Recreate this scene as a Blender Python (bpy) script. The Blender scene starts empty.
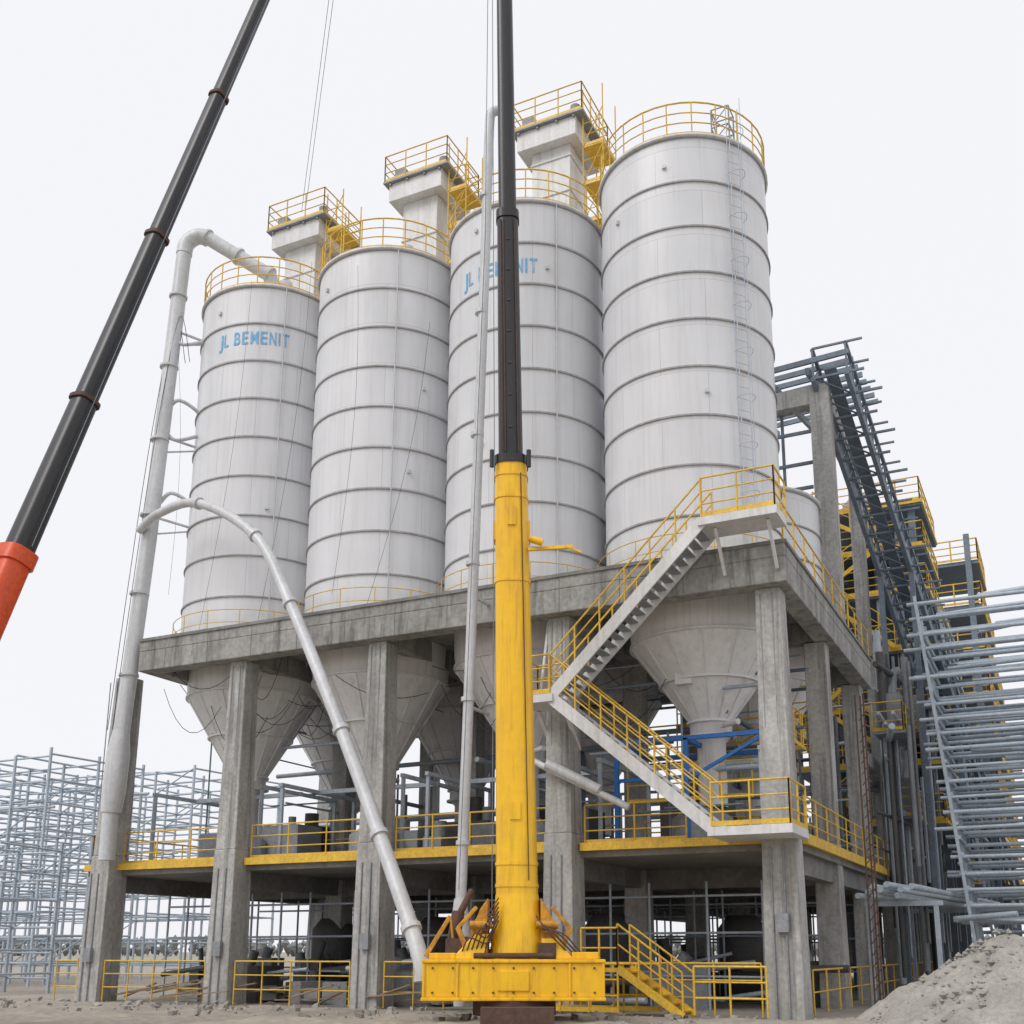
import bpy, bmesh, math, random
from math import sin, cos, pi, radians, sqrt
from mathutils import Vector, Matrix, noise
R = random.Random(7)
S = bpy.context.scene
# ---------------------------------------------------------------- materials
def mat(name, col, dirt=None, amt=0.5, rough=0.7, metal=0.0, scale=1.0, streak=1.0, bump=0.2, fine=12.0, lo=0.35, hi=0.75, brick=False, fv=(.82,1.12), drip=None, drip2=None):
    m = bpy.data.materials.new(name); m.use_nodes = True
    nt = m.node_tree; N = nt.nodes; L = nt.links; N.clear()
    out = N.new('ShaderNodeOutputMaterial'); b = N.new('ShaderNodeBsdfPrincipled')
    L.new(b.outputs[0], out.inputs[0])
    b.inputs['Roughness'].default_value = rough; b.inputs['Metallic'].default_value = metal
    tc = N.new('ShaderNodeTexCoord'); mp = N.new('ShaderNodeMapping')
    mp.inputs['Scale'].default_value = (scale, scale, scale/streak)
    L.new(tc.outputs['Object'], mp.inputs[0])
    n1 = N.new('ShaderNodeTexNoise'); n1.inputs['Scale'].default_value = 1.0; n1.inputs['Detail'].default_value = 8; n1.inputs['Roughness'].default_value = .65
    L.new(mp.outputs[0], n1.inputs['Vector'])
    r = N.new('ShaderNodeValToRGB'); r.color_ramp.elements[0].position = lo; r.color_ramp.elements[1].position = hi
    L.new(n1.outputs[0], r.inputs[0])
    mul = N.new('ShaderNodeMath'); mul.operation = 'MULTIPLY'; mul.inputs[1].default_value = amt
    L.new(r.outputs[0], mul.inputs[0])
    mx = N.new('ShaderNodeMix'); mx.data_type = 'RGBA'
    d = dirt if dirt else tuple(c*.45 for c in col)
    mx.inputs[6].default_value = (*col, 1); mx.inputs[7].default_value = (*d, 1)
    L.new(mul.outputs[0], mx.inputs[0])
    cur = mx.outputs[2]
    n2 = N.new('ShaderNodeTexNoise'); n2.inputs['Scale'].default_value = fine; n2.inputs['Detail'].default_value = 4
    L.new(tc.outputs['Object'], n2.inputs['Vector'])
    mr = N.new('ShaderNodeMapRange'); mr.inputs[1].default_value = .3; mr.inputs[2].default_value = .7; mr.inputs[3].default_value = fv[0]; mr.inputs[4].default_value = fv[1]
    L.new(n2.outputs[0], mr.inputs[0])
    m2 = N.new('ShaderNodeMix'); m2.data_type = 'RGBA'; m2.blend_type = 'MULTIPLY'; m2.inputs[0].default_value = 1
    L.new(cur, m2.inputs[6]); L.new(mr.outputs[0], m2.inputs[7]); cur = m2.outputs[2]
    for dr in (drip, drip2):   # run-off streaks / stain patches
        if not dr: continue
        mp3 = N.new('ShaderNodeMapping'); st = dr[3] if len(dr) > 3 else .035
        mp3.inputs['Scale'].default_value = (dr[0], dr[0], dr[0]*st); mp3.inputs['Location'].default_value = (dr[0], 3, 1)
        L.new(tc.outputs['Object'], mp3.inputs[0])
        n3 = N.new('ShaderNodeTexNoise'); n3.inputs['Scale'].default_value = 1; n3.inputs['Detail'].default_value = 6; n3.inputs['Roughness'].default_value = .7
        L.new(mp3.outputs[0], n3.inputs['Vector'])
        r3 = N.new('ShaderNodeMapRange'); r3.inputs[1].default_value = .5; r3.inputs[2].default_value = .70; r3.inputs[3].default_value = 0; r3.inputs[4].default_value = dr[1]
        L.new(n3.outputs[0], r3.inputs[0])
        m4 = N.new('ShaderNodeMix'); m4.data_type = 'RGBA'; m4.inputs[7].default_value = (*dr[2], 1)
        L.new(r3.outputs[0], m4.inputs[0]); L.new(cur, m4.inputs[6]); cur = m4.outputs[2]
    if brick:
        uv = N.new('ShaderNodeUVMap')
        bt = N.new('ShaderNodeTexBrick'); bt.inputs['Scale'].default_value = 1.0
        bt.inputs['Brick Width'].default_value = brick[0]; bt.inputs['Row Height'].default_value = brick[1]
        bt.inputs['Mortar Size'].default_value = .012; bt.inputs['Mortar Smooth'].default_value = .3
        bt.inputs['Color1'].default_value = (1, 1, 1, 1); bt.inputs['Color2'].default_value = (.93, .935, .945, 1); bt.inputs['Mortar'].default_value = (.74, .74, .75, 1)
        L.new(uv.outputs[0], bt.inputs['Vector'])
        m3 = N.new('ShaderNodeMix'); m3.data_type = 'RGBA'; m3.blend_type = 'MULTIPLY'; m3.inputs[0].default_value = 1
        L.new(cur, m3.inputs[6]); L.new(bt.outputs[0], m3.inputs[7]); cur = m3.outputs[2]
    L.new(cur, b.inputs['Base Color'])
    if bump:
        bp = N.new('ShaderNodeBump'); bp.inputs['Strength'].default_value = bump; bp.inputs['Distance'].default_value = .05
        L.new(n2.outputs[0], bp.inputs['Height']); L.new(bp.outputs[0], b.inputs['Normal'])
    return m
M_SILO = mat('silo_paint', (.73, .74, .765), (.62, .625, .64), .6, .36, 0, .4, 2.0, .04, .8, .38, .72, brick=(2.83, 1.522), fv=(.97,1.02), drip=(5.5,.32,(.45,.45,.45)), drip2=(1.4,.16,(.5,.5,.48),.1))
M_BAND = mat('silo_band', (.40, .40, .41), (.22, .19, .17), .6, .6, 0, 2, 1, .05)
M_HOP = mat('hopper_paint', (.80, .80, .80), (.62, .615, .60), .5, .45, 0, 1.0, 3, .03, 5, fv=(.95,1.03), drip=(5,.4,(.38,.36,.33)))
M_CON = mat('concrete', (.40, .395, .38), (.20, .195, .185), .8, .9, 0, .9, 1.5, .35, 7, .36, .7, drip=(3.2,.85,(.085,.085,.08),.12), drip2=(1.0,.5,(.15,.145,.135),.5))
M_CON2 = mat('concrete_pale', (.50, .495, .48), (.26, .255, .24), .8, .9, 0, 1.1, 2, .35, 9, .36, .7, drip=(4.5,.8,(.12,.12,.11)), drip2=(.8,.45,(.18,.175,.165),.3))
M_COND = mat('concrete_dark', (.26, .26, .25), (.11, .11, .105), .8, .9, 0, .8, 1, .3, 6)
M_YEL = mat('yellow_paint', (.82, .53, .045), (.45, .26, .07), .7, .5, 0, 3, 2, .02, 14)
M_CRY = mat('crane_yellow', (.95, .56, .010), (.82, .42, .015), .7, .32, 0, 1.3, 4, .02, 5, .4, .75, fv=(.96,1.03), drip=(7,.5,(.36,.17,.04),.06), drip2=(2.6,.28,(.40,.22,.06),.3))
M_RST = mat('rusty_orange', (.70, .33, .02), (.18, .08, .03), .9, .6, 0, 4, 1, .1)
M_BLK = mat('boom_black', (.014, .014, .017), (.05, .047, .045), .5, .34, 0, 3, 6, .01)
M_RUST = mat('rust', (.12, .065, .045), (.04, .03, .028), .7, .8, 0, 5, 1, .1)
M_ORG = mat('orange_red', (.74, .085, .015), (.4, .06, .02), .4, .35, 0, 2, 1, .01)
M_GAL = mat('galvanised', (.50, .575, .65), (.29, .335, .385), .7, .5, .1, 1.5, 1, .03)
M_STL = mat('steel_grey', (.31, .33, .35), (.15, .15, .155), .6, .55, .1, 2, 1, .05)
M_STD = mat('steel_blue_dark', (.19, .24, .295), (.085, .10, .118), .6, .55, .1, 2, 1, .05)
M_PIPE = mat('pipe_grey_white', (.63, .65, .675), (.41, .41, .40), .6, .42, .05, 1.6, 4, .02, 7, fv=(.9,1.05), drip=(6,.35,(.27,.26,.24)))
M_BLU = mat('blue_paint', (.02, .17, .55), (.02, .08, .22), .5, .5)
M_TXT = mat('lettering_blue', (.10, .40, .72), (.45, .58, .70), .5, .6, 0, 6, 1, 0)
M_GND = mat('ground_dirt', (.40, .36, .30), (.22, .195, .17), .8, .95, 0, .35, 1, .8, 4)
M_SAND = mat('gravel', (.42, .40, .365), (.24, .225, .20), .9, .95, 0, 1.0, 1, 1.0, 11, drip=(.9,.5,(.22,.205,.18),1))
M_WOOD = mat('wood', (.34, .25, .16), (.15, .11, .07), .7, .8, 0, 4, 1, .1)
M_RUB = mat('tyre_rubber', (.03, .03, .03), (.09, .08, .07), .6, .9)
M_DRK = mat('dark_machinery', (.08, .085, .09), (.14, .11, .09), .6, .6, 0, 2, 1, .05)
M_WHT = mat('offwhite', (.72, .725, .73), (.46, .455, .44), .6, .5, 0, 1.5, 3, .02, 8, fv=(.92,1.05), drip=(6,.4,(.30,.28,.25)))
M_TREE = mat('haze_tinted_foliage', (.24, .25, .245), (.17, .18, .17), .8, .95, 0, .5, 1, 0)  # foliage greyed and lightened: distance haze is put into the colour
# ---------------------------------------------------------------- mesh builder
class MB:
    def __init__(s): s.v = []; s.f = []; s.sm = []
    def add(s, vs, fs, sm=False):
        o = len(s.v); s.v += [tuple(v) for v in vs]
        for f in fs: s.f.append(tuple(i+o for i in f)); s.sm.append(sm)
    def frame(s, c, ax, ay, az):
        c = Vector(c); vs = []
        for z in (-1, 1):
            for y in (-1, 1):
                for x in (-1, 1): vs.append(c+ax*x+ay*y+az*z)
        s.add(vs, [(0,2,3,1),(4,5,7,6),(0,1,5,4),(2,6,7,3),(0,4,6,2),(1,3,7,5)])
    def box(s, c, d, rz=0):
        ca, sa = cos(rz), sin(rz)
        s.frame(c, Vector((ca,sa,0))*d[0]/2, Vector((-sa,ca,0))*d[1]/2, Vector((0,0,d[2]/2)))
    def bb(s, x0, x1, y0, y1, z0, z1): s.box(((x0+x1)/2,(y0+y1)/2,(z0+z1)/2), (abs(x1-x0),abs(y1-y0),abs(z1-z0)))
    def taper(s, c0, d0, c1, d1):
        vs = []
        for c, d in ((c0,d0),(c1,d1)):
            for y in (-1,1):
                for x in (-1,1): vs.append((c[0]+x*d[0]/2, c[1]+y*d[1]/2, c[2]))
        s.add(vs, [(0,2,3,1),(4,5,7,6),(0,1,5,4),(2,6,7,3),(0,4,6,2),(1,3,7,5)])
    def beam(s, p, q, w, h=None, up=(0,0,1)):
        h = h or w; p = Vector(p); q = Vector(q); d = q-p
        if d.length < 1e-5: return
        az = d/2; u = Vector(up)
        if abs(d.normalized().dot(u)) > .98: u = Vector((0,1,0))
        ax = d.cross(u).normalized(); ay = ax.cross(d).normalized()
        s.frame((p+q)/2, ax*w/2, ay*h/2, az)
    def tube(s, pts, r, n=6, cap=True, sm=True):
        pts = [Vector(p) for p in pts]; rs = r if isinstance(r, (list,tuple)) else [r]*len(pts)
        vs = []; K = len(pts); prev = None
        for i, p in enumerate(pts):
            t = (pts[min(i+1,K-1)]-pts[max(i-1,0)]).normalized()
            if prev is None:
                u = Vector((0,0,1)) if abs(t.z) < .9 else Vector((1,0,0))
                a = t.cross(u).normalized()
            else:
                a = (prev-t*prev.dot(t)).normalized()
            prev = a; b = t.cross(a)
            for k in range(n):
                th = 2*pi*k/n; vs.append(p+(a*cos(th)+b*sin(th))*rs[i])
        fs = []
        for i in range(K-1):
            for k in range(n):
                fs.append((i*n+k, i*n+(k+1)%n, (i+1)*n+(k+1)%n, (i+1)*n+k))
        s.add(vs, fs, sm)
        if cap: s.add(vs[:n], [tuple(range(n))[::-1]]); s.add(vs[-n:], [tuple(range(n))])
    def lathe(s, c, prof, n=48, sm=True):
        vs = []; K = len(prof)
        for r, z in prof:
            for k in range(n):
                th = 2*pi*k/n; vs.append((c[0]+r*cos(th), c[1]+r*sin(th), z))
        fs = [(i*n+k, i*n+(k+1)%n, (i+1)*n+(k+1)%n, (i+1)*n+k) for i in range(K-1) for k in range(n)]
        s.add(vs, fs, sm)
    def ring(s, c, z, r, rr, n=40, a0=0, a1=2*pi, seg=6):
        m = int(n*(a1-a0)/(2*pi))
        s.tube([(c[0]+r*cos(a0+(a1-a0)*i/m), c[1]+r*sin(a0+(a1-a0)*i/m), z) for i in range(m+1)], rr, seg, cap=False)
    def rail(s, pts, h=1.1, sp=1.3, r=.027, mids=(.5,), toe=True):
        pts = [Vector(p) for p in pts]
        for a, b in zip(pts[:-1], pts[1:]):
            L = (b-a).length; k = max(1, round(L/sp)); U = Vector((0,0,h))
            for i in range(k+1):
                p = a.lerp(b, i/k); s.tube([p, p+U], r, 5)
            s.tube([a+U, b+U], r, 5)
            for m in mids: s.tube([a+U*m, b+U*m], r*.8, 5)
            if toe: s.beam(a+Vector((0,0,.08)), b+Vector((0,0,.08)), .012, .12)
    def obj(s, name, m, parent=None):
        me = bpy.data.meshes.new(name); me.from_pydata(s.v, [], s.f)
        me.polygons.foreach_set('use_smooth', s.sm)
        me.materials.append(m); me.update()
        o = bpy.data.objects.new(name, me); S.collection.objects.link(o)
        if parent: o.parent = parent
        return o
def bevel(o, w=.025, seg=2):
    b = o.modifiers.new('bevel','BEVEL'); b.width = w; b.segments = seg; b.limit_method = 'ANGLE'
def root(name, loc=(0,0,0), rz=0):
    e = bpy.data.objects.new(name, None); S.collection.objects.link(e); e.location = loc; e.rotation_euler = (0,0,rz); e.empty_display_size = .3
    return e
def bez(pts, n=8):
    P = [Vector(p) for p in pts]; out = []
    for i in range(len(P)-1):
        p0 = P[max(i-1,0)]; p1 = P[i]; p2 = P[i+1]; p3 = P[min(i+2,len(P)-1)]
        for k in range(n):
            t = k/n
            out.append(.5*((2*p1)+(-p0+p2)*t+(2*p0-5*p1+4*p2-p3)*t*t+(-p0+3*p1-3*p2+p3)*t**3))
    out.append(P[-1]); return out
# ---------------------------------------------------------------- ground
def axis(dense0, dense1, st, far):
    a = []; x = dense0
    while x <= dense1: a.append(x); x += st
    g = st; x = dense1
    while x < far: g *= 1.5; x += g; a.append(x)
    g = st; x = dense0
    while x > -far: g *= 1.5; x -= g; a.insert(0, x)
    return a
xs = axis(-34, 8, .25, 4000); ys = axis(17, 34, .25, 4000)
g = MB(); vs = []
for y in ys:
    for x in xs:
        z = 0
        if -36 < x < 10 and 15 < y < 27.4:
            w = max(0, min(1, (27.4-y)/1.5))*max(0, min(1, (y-15)/3))
            z = w*(.04+.16*noise.noise(Vector((x*.5, y*.5, 0)))+.10*noise.noise(Vector((x*1.7, y*1.7, 3)))+.05*noise.noise(Vector((x*4, y*4, 3))))
        vs.append((x, y, z))
nx = len(xs)
g.add(vs, [(j*nx+i, j*nx+i+1, (j+1)*nx+i+1, (j+1)*nx+i) for j in range(len(ys)-1) for i in range(nx-1)], True)
g.obj('ground', M_GND)
# ---------------------------------------------------------------- concrete frame
CX = [-29.9, -24.4, -18.9, -12.7, -6.6]
RY = [28.3, 34.2, 40.4]
fr = root('concrete_frame_building')
c = MB()
for i, x in enumerate(CX):
    for j, y in enumerate(RY):
        w0 = .96 if j == 0 else .8
        w1 = .66
        xt = x+(.35 if i == 0 else 0)
        c.taper((x,y,-.5), (w0,w0), (x+(xt-x)*.4,y,4.8), (w0*.88,w0*.88))
        c.taper((x+(xt-x)*.4,y,4.8), (w0*.84,w0*.84), (xt,y,11.05), (w1,w1))
o = c.obj('columns', M_CON2, fr); bevel(o, .03)
k = MB()   # conduits, clips and cable boxes fixed to the column faces
for i, x in enumerate(CX):
    for s in (-.2,.12): k.tube([(x+s,27.78,0),(x+s,27.85,4.2)], .025, 5); k.tube([(x+s,27.93,4.9),(x+s,27.96,10.9)], .02, 5)
    k.box((x+.05,27.76,1.5+.2*i),(.3,.12,.45))
k.obj('conduits', M_STL, fr)
b = MB()
X0, X1, YF, YB = -28.5, -6.0, 27.6, 41.2
b.bb(X0, X1, YF, YB, 11.75, 12.15)
b.bb(X0, X1, YF+.003, YF+.6, 11.05, 11.752)
b.bb(X1-.6, X1-.003, YF+.6, YB, 11.05, 11.752)
b.bb(X0+.003, X0+.6, YF+.6, YB, 11.05, 11.752)
for x in CX[1:-1]: b.bb(x-.25, x+.25, YF+.6, YB, 11.05, 11.752)
for y in (34.2, 40.4): b.bb(X0+.6, X1-.6, y-.25, y+.25, 11.1, 11.752)
o = b.obj('upper_slab', M_CON, fr); bevel(o, .03)
k = MB()
for i in range(12): x = X0+1.2+i*1.85; k.bb(x-.012, x+.012, YF-.006, YF+.002, 11.08, 12.12)
k.bb(X0, X1, YF-.05, YF-.001, 12.10, 12.2); k.bb(X1+.001, X1+.05, YF, YB, 12.10, 12.2)
k.obj('slab_trim', M_COND, fr)
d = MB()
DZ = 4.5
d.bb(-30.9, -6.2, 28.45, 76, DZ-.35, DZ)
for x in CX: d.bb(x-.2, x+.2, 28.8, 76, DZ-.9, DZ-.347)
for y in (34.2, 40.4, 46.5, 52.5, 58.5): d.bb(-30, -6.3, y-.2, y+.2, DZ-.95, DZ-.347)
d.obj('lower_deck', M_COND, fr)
e = MB()
e.bb(-30.9, -30.4, 28.25, 28.447, DZ-.18, DZ+.04)
for a, q in zip(CX[:-1], CX[1:]): e.bb(a+.5, q-.5, 28.25, 28.447, DZ-.18, DZ+.04)
e.bb(-6.197, -6.05, 28.85, 76, DZ-.18, DZ+.04)
e.obj('deck_edge_beam', M_YEL, fr)
ry = MB()
for a, q in zip(CX[:-1], CX[1:]):
    if a < -12.8: ry.rail([(a+.55,28.5,DZ),(q-.55,28.5,DZ)], mids=(.35,.68))
    else: ry.rail([(a+.55,28.5,DZ),(-9.2,28.5,DZ)], mids=(.35,.68))
    if q < -6: ry.rail([(a+.6,28.0,.02),(q-.6,28.0,.02)], h=1.3, sp=1.1, mids=(.35,.68), toe=False)
ry.rail([(-30.8,28.5,DZ),(-30.4,28.5,DZ)]); ry.rail([(-30.8,28.5,DZ),(-30.8,40,DZ)], sp=1.5)
ry.rail([(-31.5,28.0,.02),(-30.5,28.0,.02)], h=1.3, mids=(.35,.68), toe=False)
ry.rail([(-6.15,29,DZ),(-6.15,75,DZ)], sp=1.5, mids=(.35,.68))
ry.rail([(-6.05,YF+.1,12.15),(-6.05,YB,12.15)], sp=1.4)
ry.rail([(-6.15,29,.05),(-6.15,60,.05)], sp=1.7, toe=False)
for y in (33.5, 39.5): ry.rail([(-29,y,DZ),(-13,y,DZ)], sp=1.6)
ry.obj('deck_railings', M_YEL, fr)
k = MB()
for y in (46.5, 52.5, 58.5, 64.5, 70.5):
    for x in (-6.6, -12.7): k.box((x,y,6.5), (.65,.65,14 if y<60 else 12))
    k.bb(-12.7, -6.6, y-.25, y+.25, 12.6 if y<60 else 10.6, 13.4 if y<60 else 11.4)
k.bb(-6.95, -6.3, 46.9, 58, 12.5, 13.3)
k.bb(-6.9, -6.35, 40.9, 70, 8.3, 8.8)
k.obj('rear_columns', M_CON2, fr)
# ---------------------------------------------------------------- silos
def lathe_uv(name, c0, prof, m, parent, n=72):
    me = bpy.data.meshes.new(name); vs = []; fs = []; K = len(prof)
    for r, z in prof:
        for q in range(n+1):
            th = 2*pi*q/n; vs.append((c0[0]+r*cos(th), c0[1]+r*sin(th), z))
    uvs = []
    for i in range(K-1):
        for q in range(n):
            fs.append((i*(n+1)+q, i*(n+1)+q+1, (i+1)*(n+1)+q+1, (i+1)*(n+1)+q))
            a = 17.0*q/n; a2 = 17.0*(q+1)/n; z0 = prof[i][1]-ZB; z1 = prof[i+1][1]-ZB
            uvs += [(a,z0),(a2,z0),(a2,z1),(a,z1)]
    me.from_pydata(vs, [], fs); l = me.uv_layers.new(name='UVMap')
    for q, u in enumerate(uvs): l.data[q].uv = u
    me.polygons.foreach_set('use_smooth', [True]*len(fs)); me.materials.append(m)
    o = bpy.data.objects.new(name, me); S.collection.objects.link(o); o.parent = parent
    return o
def bent_text(body, c0, rad, phi, z, size, width, parent):
    # each letter is its own flat decal plate, laid round the shell one after the other
    adv = {'I':.45,' ':.5,'J':.7,'L':.8,'M':1.15}
    tot = sum(adv.get(ch,.95) for ch in body); x = -width/2; bm = bmesh.new()
    for ch in body:
        w = adv.get(ch,.95)*width/tot
        if ch != ' ':
            cu = bpy.data.curves.new('lettering', 'FONT'); cu.body = ch; cu.size = size; cu.offset = .010
            o = bpy.data.objects.new('tmp_text', cu); S.collection.objects.link(o)
            bpy.context.view_layer.update()
            me = bpy.data.meshes.new_from_object(o); bpy.data.objects.remove(o)
            x0 = min(v.co.x for v in me.vertices); x1 = max(v.co.x for v in me.vertices); g = w*(.76 if ch != 'I' else .4)
            for v in me.vertices:
                q = x+(w-g)/2+(v.co.x-x0)/(x1-x0)*g; a = phi+q/rad
                v.co = Vector((c0[0]+rad*cos(a), c0[1]+rad*sin(a), z+v.co.y))
            bm.from_mesh(me)
        x += w
    me = bpy.data.meshes.new('lettering'); bm.to_mesh(me); bm.free(); me.materials.append(M_TXT)
    t = bpy.data.objects.new('lettering', me); S.collection.objects.link(t); t.parent = parent
SX = [-26.5, -20.95, -15.35, -9.6]; SR = 2.7; ZB = 12.2; ZT = 25.8
def silo(x, y, top, front=True, ladder=None, text=None, tip=7.7, hx=0):
    e = root('cement_silo'); c0 = (x, y)
    n = 9 if front else 4; h = (top-ZB)/n
    lathe_uv('shell', c0, [(SR, ZB+h*i) for i in range(n+1)], M_SILO, e)
    bd = MB()
    for i in range(n+1):
        z = ZB+h*i; t = .032
        if i == 0: z += .05
        bd.lathe(c0, [(SR-.01,z-t),(SR+.05,z-t*.8),(SR+.05,z+t*.8),(SR-.01,z+t)], 64, False)
    bd.obj('flange_rings', M_BAND, e)
    if front:
        dt_ = MB(); rr_ = random.Random(int(-x*7))
        for i in range(24):
            a = 2*pi*i/24; dt_.beam((x+(SR+.02)*cos(a),y+(SR+.02)*sin(a),ZB-.03),(x+(SR+.02)*cos(a),y+(SR+.02)*sin(a),ZB+.4),.05,.12)
        for i in range(3):
            a = radians(rr_.uniform(-130,-20)); z = ZB+h*rr_.choice((1,3,5,7,8))+rr_.uniform(.3,1)
            dt_.box((x+(SR+.03)*cos(a),y+(SR+.03)*sin(a),z),(.1,.12,.12),a)
        a = radians(rr_.uniform(-60,-30)); dt_.tube([(x+(SR+.07)*cos(a),y+(SR+.07)*sin(a),ZB),(x+(SR+.07)*cos(a),y+(SR+.07)*sin(a),top)],.022,6)
        dt_.obj('fittings', M_PIPE, e)
    rf = MB(); rf.lathe(c0, [(SR,top),(SR+.1,top+.02),(SR+.1,top+.1),(.5,top+.7),(.01,top+.75)], 48)
    if front:
        rf.tube([(x+.9,y-.6,top+.5),(x+.9,y-.6,top+1.3)], .28, 12); rf.box((x-.8,y-.8,top+.9),(.8,.7,.8))
    rf.obj('roof', M_WHT, e)
    if front:
        rl = MB(); rr = SR+.02
        for hh, q in ((1.15,.028),(.78,.02),(.42,.02)): rl.ring(c0, top+.1+hh, rr, q, 40)
        rl.lathe(c0, [(rr,top+.08),(rr,top+.2)], 48)
        for i in range(22):
            a = 2*pi*i/22; rl.tube([(x+rr*cos(a),y+rr*sin(a),top+.05),(x+rr*cos(a),y+rr*sin(a),top+1.25)], .023, 5)
        for i in range(16):
            a = 2*pi*i/16+.1; q = SR+.28
            rl.tube([(x+q*cos(a),y+q*sin(a),ZB-.05),(x+q*cos(a),y+q*sin(a),ZB+.95)], .016, 5)
        rl.ring(c0, ZB+.95, SR+.28, .016, 36); rl.ring(c0, ZB+.5, SR+.28, .013, 36)
        rl.obj('top_railing', M_YEL, e)
    hp = MB(); R1 = 2.3; hc_ = (x+hx, y); X = x+hx
    hp.lathe(hc_, [(2.36,12.0),(2.34,10.98),(R1,10.5),(.62,tip+.05),(.62,tip-.4),(.42,tip-.6),(.42,5.7)], 40)
    for zz, rr2 in ((10.52,R1+.03),((10.5+tip)/2,(R1+.62)/2+.02),(tip,.68),(tip-.42,.70)): hp.lathe(hc_, [(rr2-.06,zz-.035),(rr2+.035,zz-.035),(rr2+.035,zz+.035),(rr2-.06,zz+.035)], 40, False)
    for i in range(14):
        a = 2*pi*i/14
        hp.beam((X+(R1+.01)*cos(a),y+(R1+.01)*sin(a),10.5),(X+.64*cos(a),y+.64*sin(a),tip+.05), .03, .03)
    hp.box((X+1.1*cos(-1.9),y+1.1*sin(-1.9)-.2,9.4),(.5,.4,.5)); hp.tube([(X+.5,y-.6,tip-.2),(X+1.1,y-1.0,tip-.2)],.09,8)
    hp.obj('hopper', M_HOP, e)
    if ladder is not None:
        ld = MB(); a = ladder
        ca, sa = cos(a), sin(a); tx, ty = -sa*.22, ca*.22; q = SR+.16
        for s in (-1, 1): ld.tube([(x+q*ca+s*tx,y+q*sa+s*ty,ZB),(x+q*ca+s*tx,y+q*sa+s*ty,top+1.2)], .013, 5)
        z = ZB+.3
        while z < top+1:
            ld.tube([(x+q*ca-tx,y+q*sa-ty,z),(x+q*ca+tx,y+q*sa+ty,z)], .009, 4); z += .38
        z = ZB+2.2
        while z < top+1.2:
            pts = []
            for i in range(9):
                th = -pi/2+pi*i/8
                rr3 = q+.42*cos(th); of = .28*sin(th)
                pts.append((x+rr3*ca-of*sa, y+rr3*sa+of*ca, z))
            ld.tube(pts, .010, 4, cap=False); z += 1.5
        rr3 = q+.42; ld.tube([(x+rr3*ca,y+rr3*sa,ZB+2.2),(x+rr3*ca,y+rr3*sa,top+1.2)],.010,4)
        ld.obj('caged_ladder', M_GAL, e)
    if text: bent_text(text[0], c0, SR+.014, text[1], text[2], text[3], text[4], e)
    return e
silo(SX[0], 31.3, ZT, text=('JL BEMENIT', radians(-67), 23.45, .74, 2.8))
silo(SX[1], 31.3, ZT-.1)
silo(SX[2], 31.3, ZT, text=('JL BEMENIT', radians(-86), 23.2, .74, 2.8), tip=7.9)
s4 = silo(SX[3], 31.3, ZT+.45, ladder=radians(-39), tip=8.2, hx=.35)
for x in SX: silo(x, 37.4, 17.0, front=False)
pf = MB()
px, py, pz = -8.3, 31.9, 26.7
for a, q in ((-.3,-.3),(.3,-.3),(.3,.3),(-.3,.3)): pf.tube([(px+a,py+q,pz),(px+a,py+q,pz+2.7)], .03, 5)
for z in (.6,1.3,2.0,2.7):
    for a in (((-.3,-.3),(.3,-.3)),((.3,-.3),(.3,.3)),((.3,.3),(-.3,.3)),((-.3,.3),(-.3,-.3))):
        pf.tube([(px+a[0][0],py+a[0][1],pz+z),(px+a[1][0],py+a[1][1],pz+z)], .022, 5)
        pf.tube([(px+a[0][0],py+a[0][1],pz+z-.6),(px+a[1][0],py+a[1][1],pz+z)], .018, 5)
pf.obj('hoist_frame', M_STL, s4)
# ---------------------------------------------------------------- head towers
def head(x, y, zp):
    e = root('bucket_elevator_tower'); w = MB()
    w.bb(x-.85, x+.75, y-.8, y+.8, 12.2, zp-.8)
    w.bb(x-1.3, x+1.15, y-1.2, y+1.2, zp-.8, zp)
    w.bb(x-.6, x+.5, y-.5, y+.6, zp, zp+.9)
    z = 22
    while z < zp-1: w.bb(x-.9, x+.8, y-.85, y+.85, z-.04, z+.04); z += 1.5
    o = w.obj('casing', M_WHT, e); bevel(o, .02)
    p = MB(); p.bb(x-1.5, x+1.5, y-1.35, y+1.35, zp+.003, zp+.08)
    for s in (-1.2,-.4,.4,1.1): p.bb(x+s-.04,x+s+.04,y-1.3,y+1.3,zp-.1,zp+.002)
    p.box((x-.9,y-.8,zp+.4),(.5,.5,.6)); p.tube([(x+.9,y-.6,zp+.1),(x+.9,y-.6,zp+.9)],.2,10)
    p.obj('platform', M_STL, e)
    r = MB(); q = [(x-1.45,y-1.3,zp+.08),(x+1.45,y-1.3,zp+.08),(x+1.45,y+1.3,zp+.08),(x-1.45,y+1.3,zp+.08),(x-1.45,y-1.3,zp+.08)]
    r.rail(q, 1.2, .9, .027, (.35,.68))
    tx, ty = x+1.35, y-.3
    for a in (0, .8):
        for s in (-.65, .65): r.tube([(tx+a,ty+s,25.5),(tx+a,ty+s,zp+1.2)], .026, 5)
    z = 26.2
    while z < zp+.2:
        r.rail([(tx,ty-.65,z),(tx+.8,ty-.65,z),(tx+.8,ty+.65,z)], 1.0, .9, .02)
        r.bb(tx, tx+.8, ty-.65, ty+.65, z-.04, z)
        r.tube([(tx,ty-.67,z),(tx+.8,ty-.67,z+1.5)], .02, 5)
        z += 1.6
    r.obj('railings', M_YEL, e)
head(-27.0, 34.1, 31.6); head(-21.1, 34.1, 32.0); head(-15.3, 34.1, 32.3)
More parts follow.
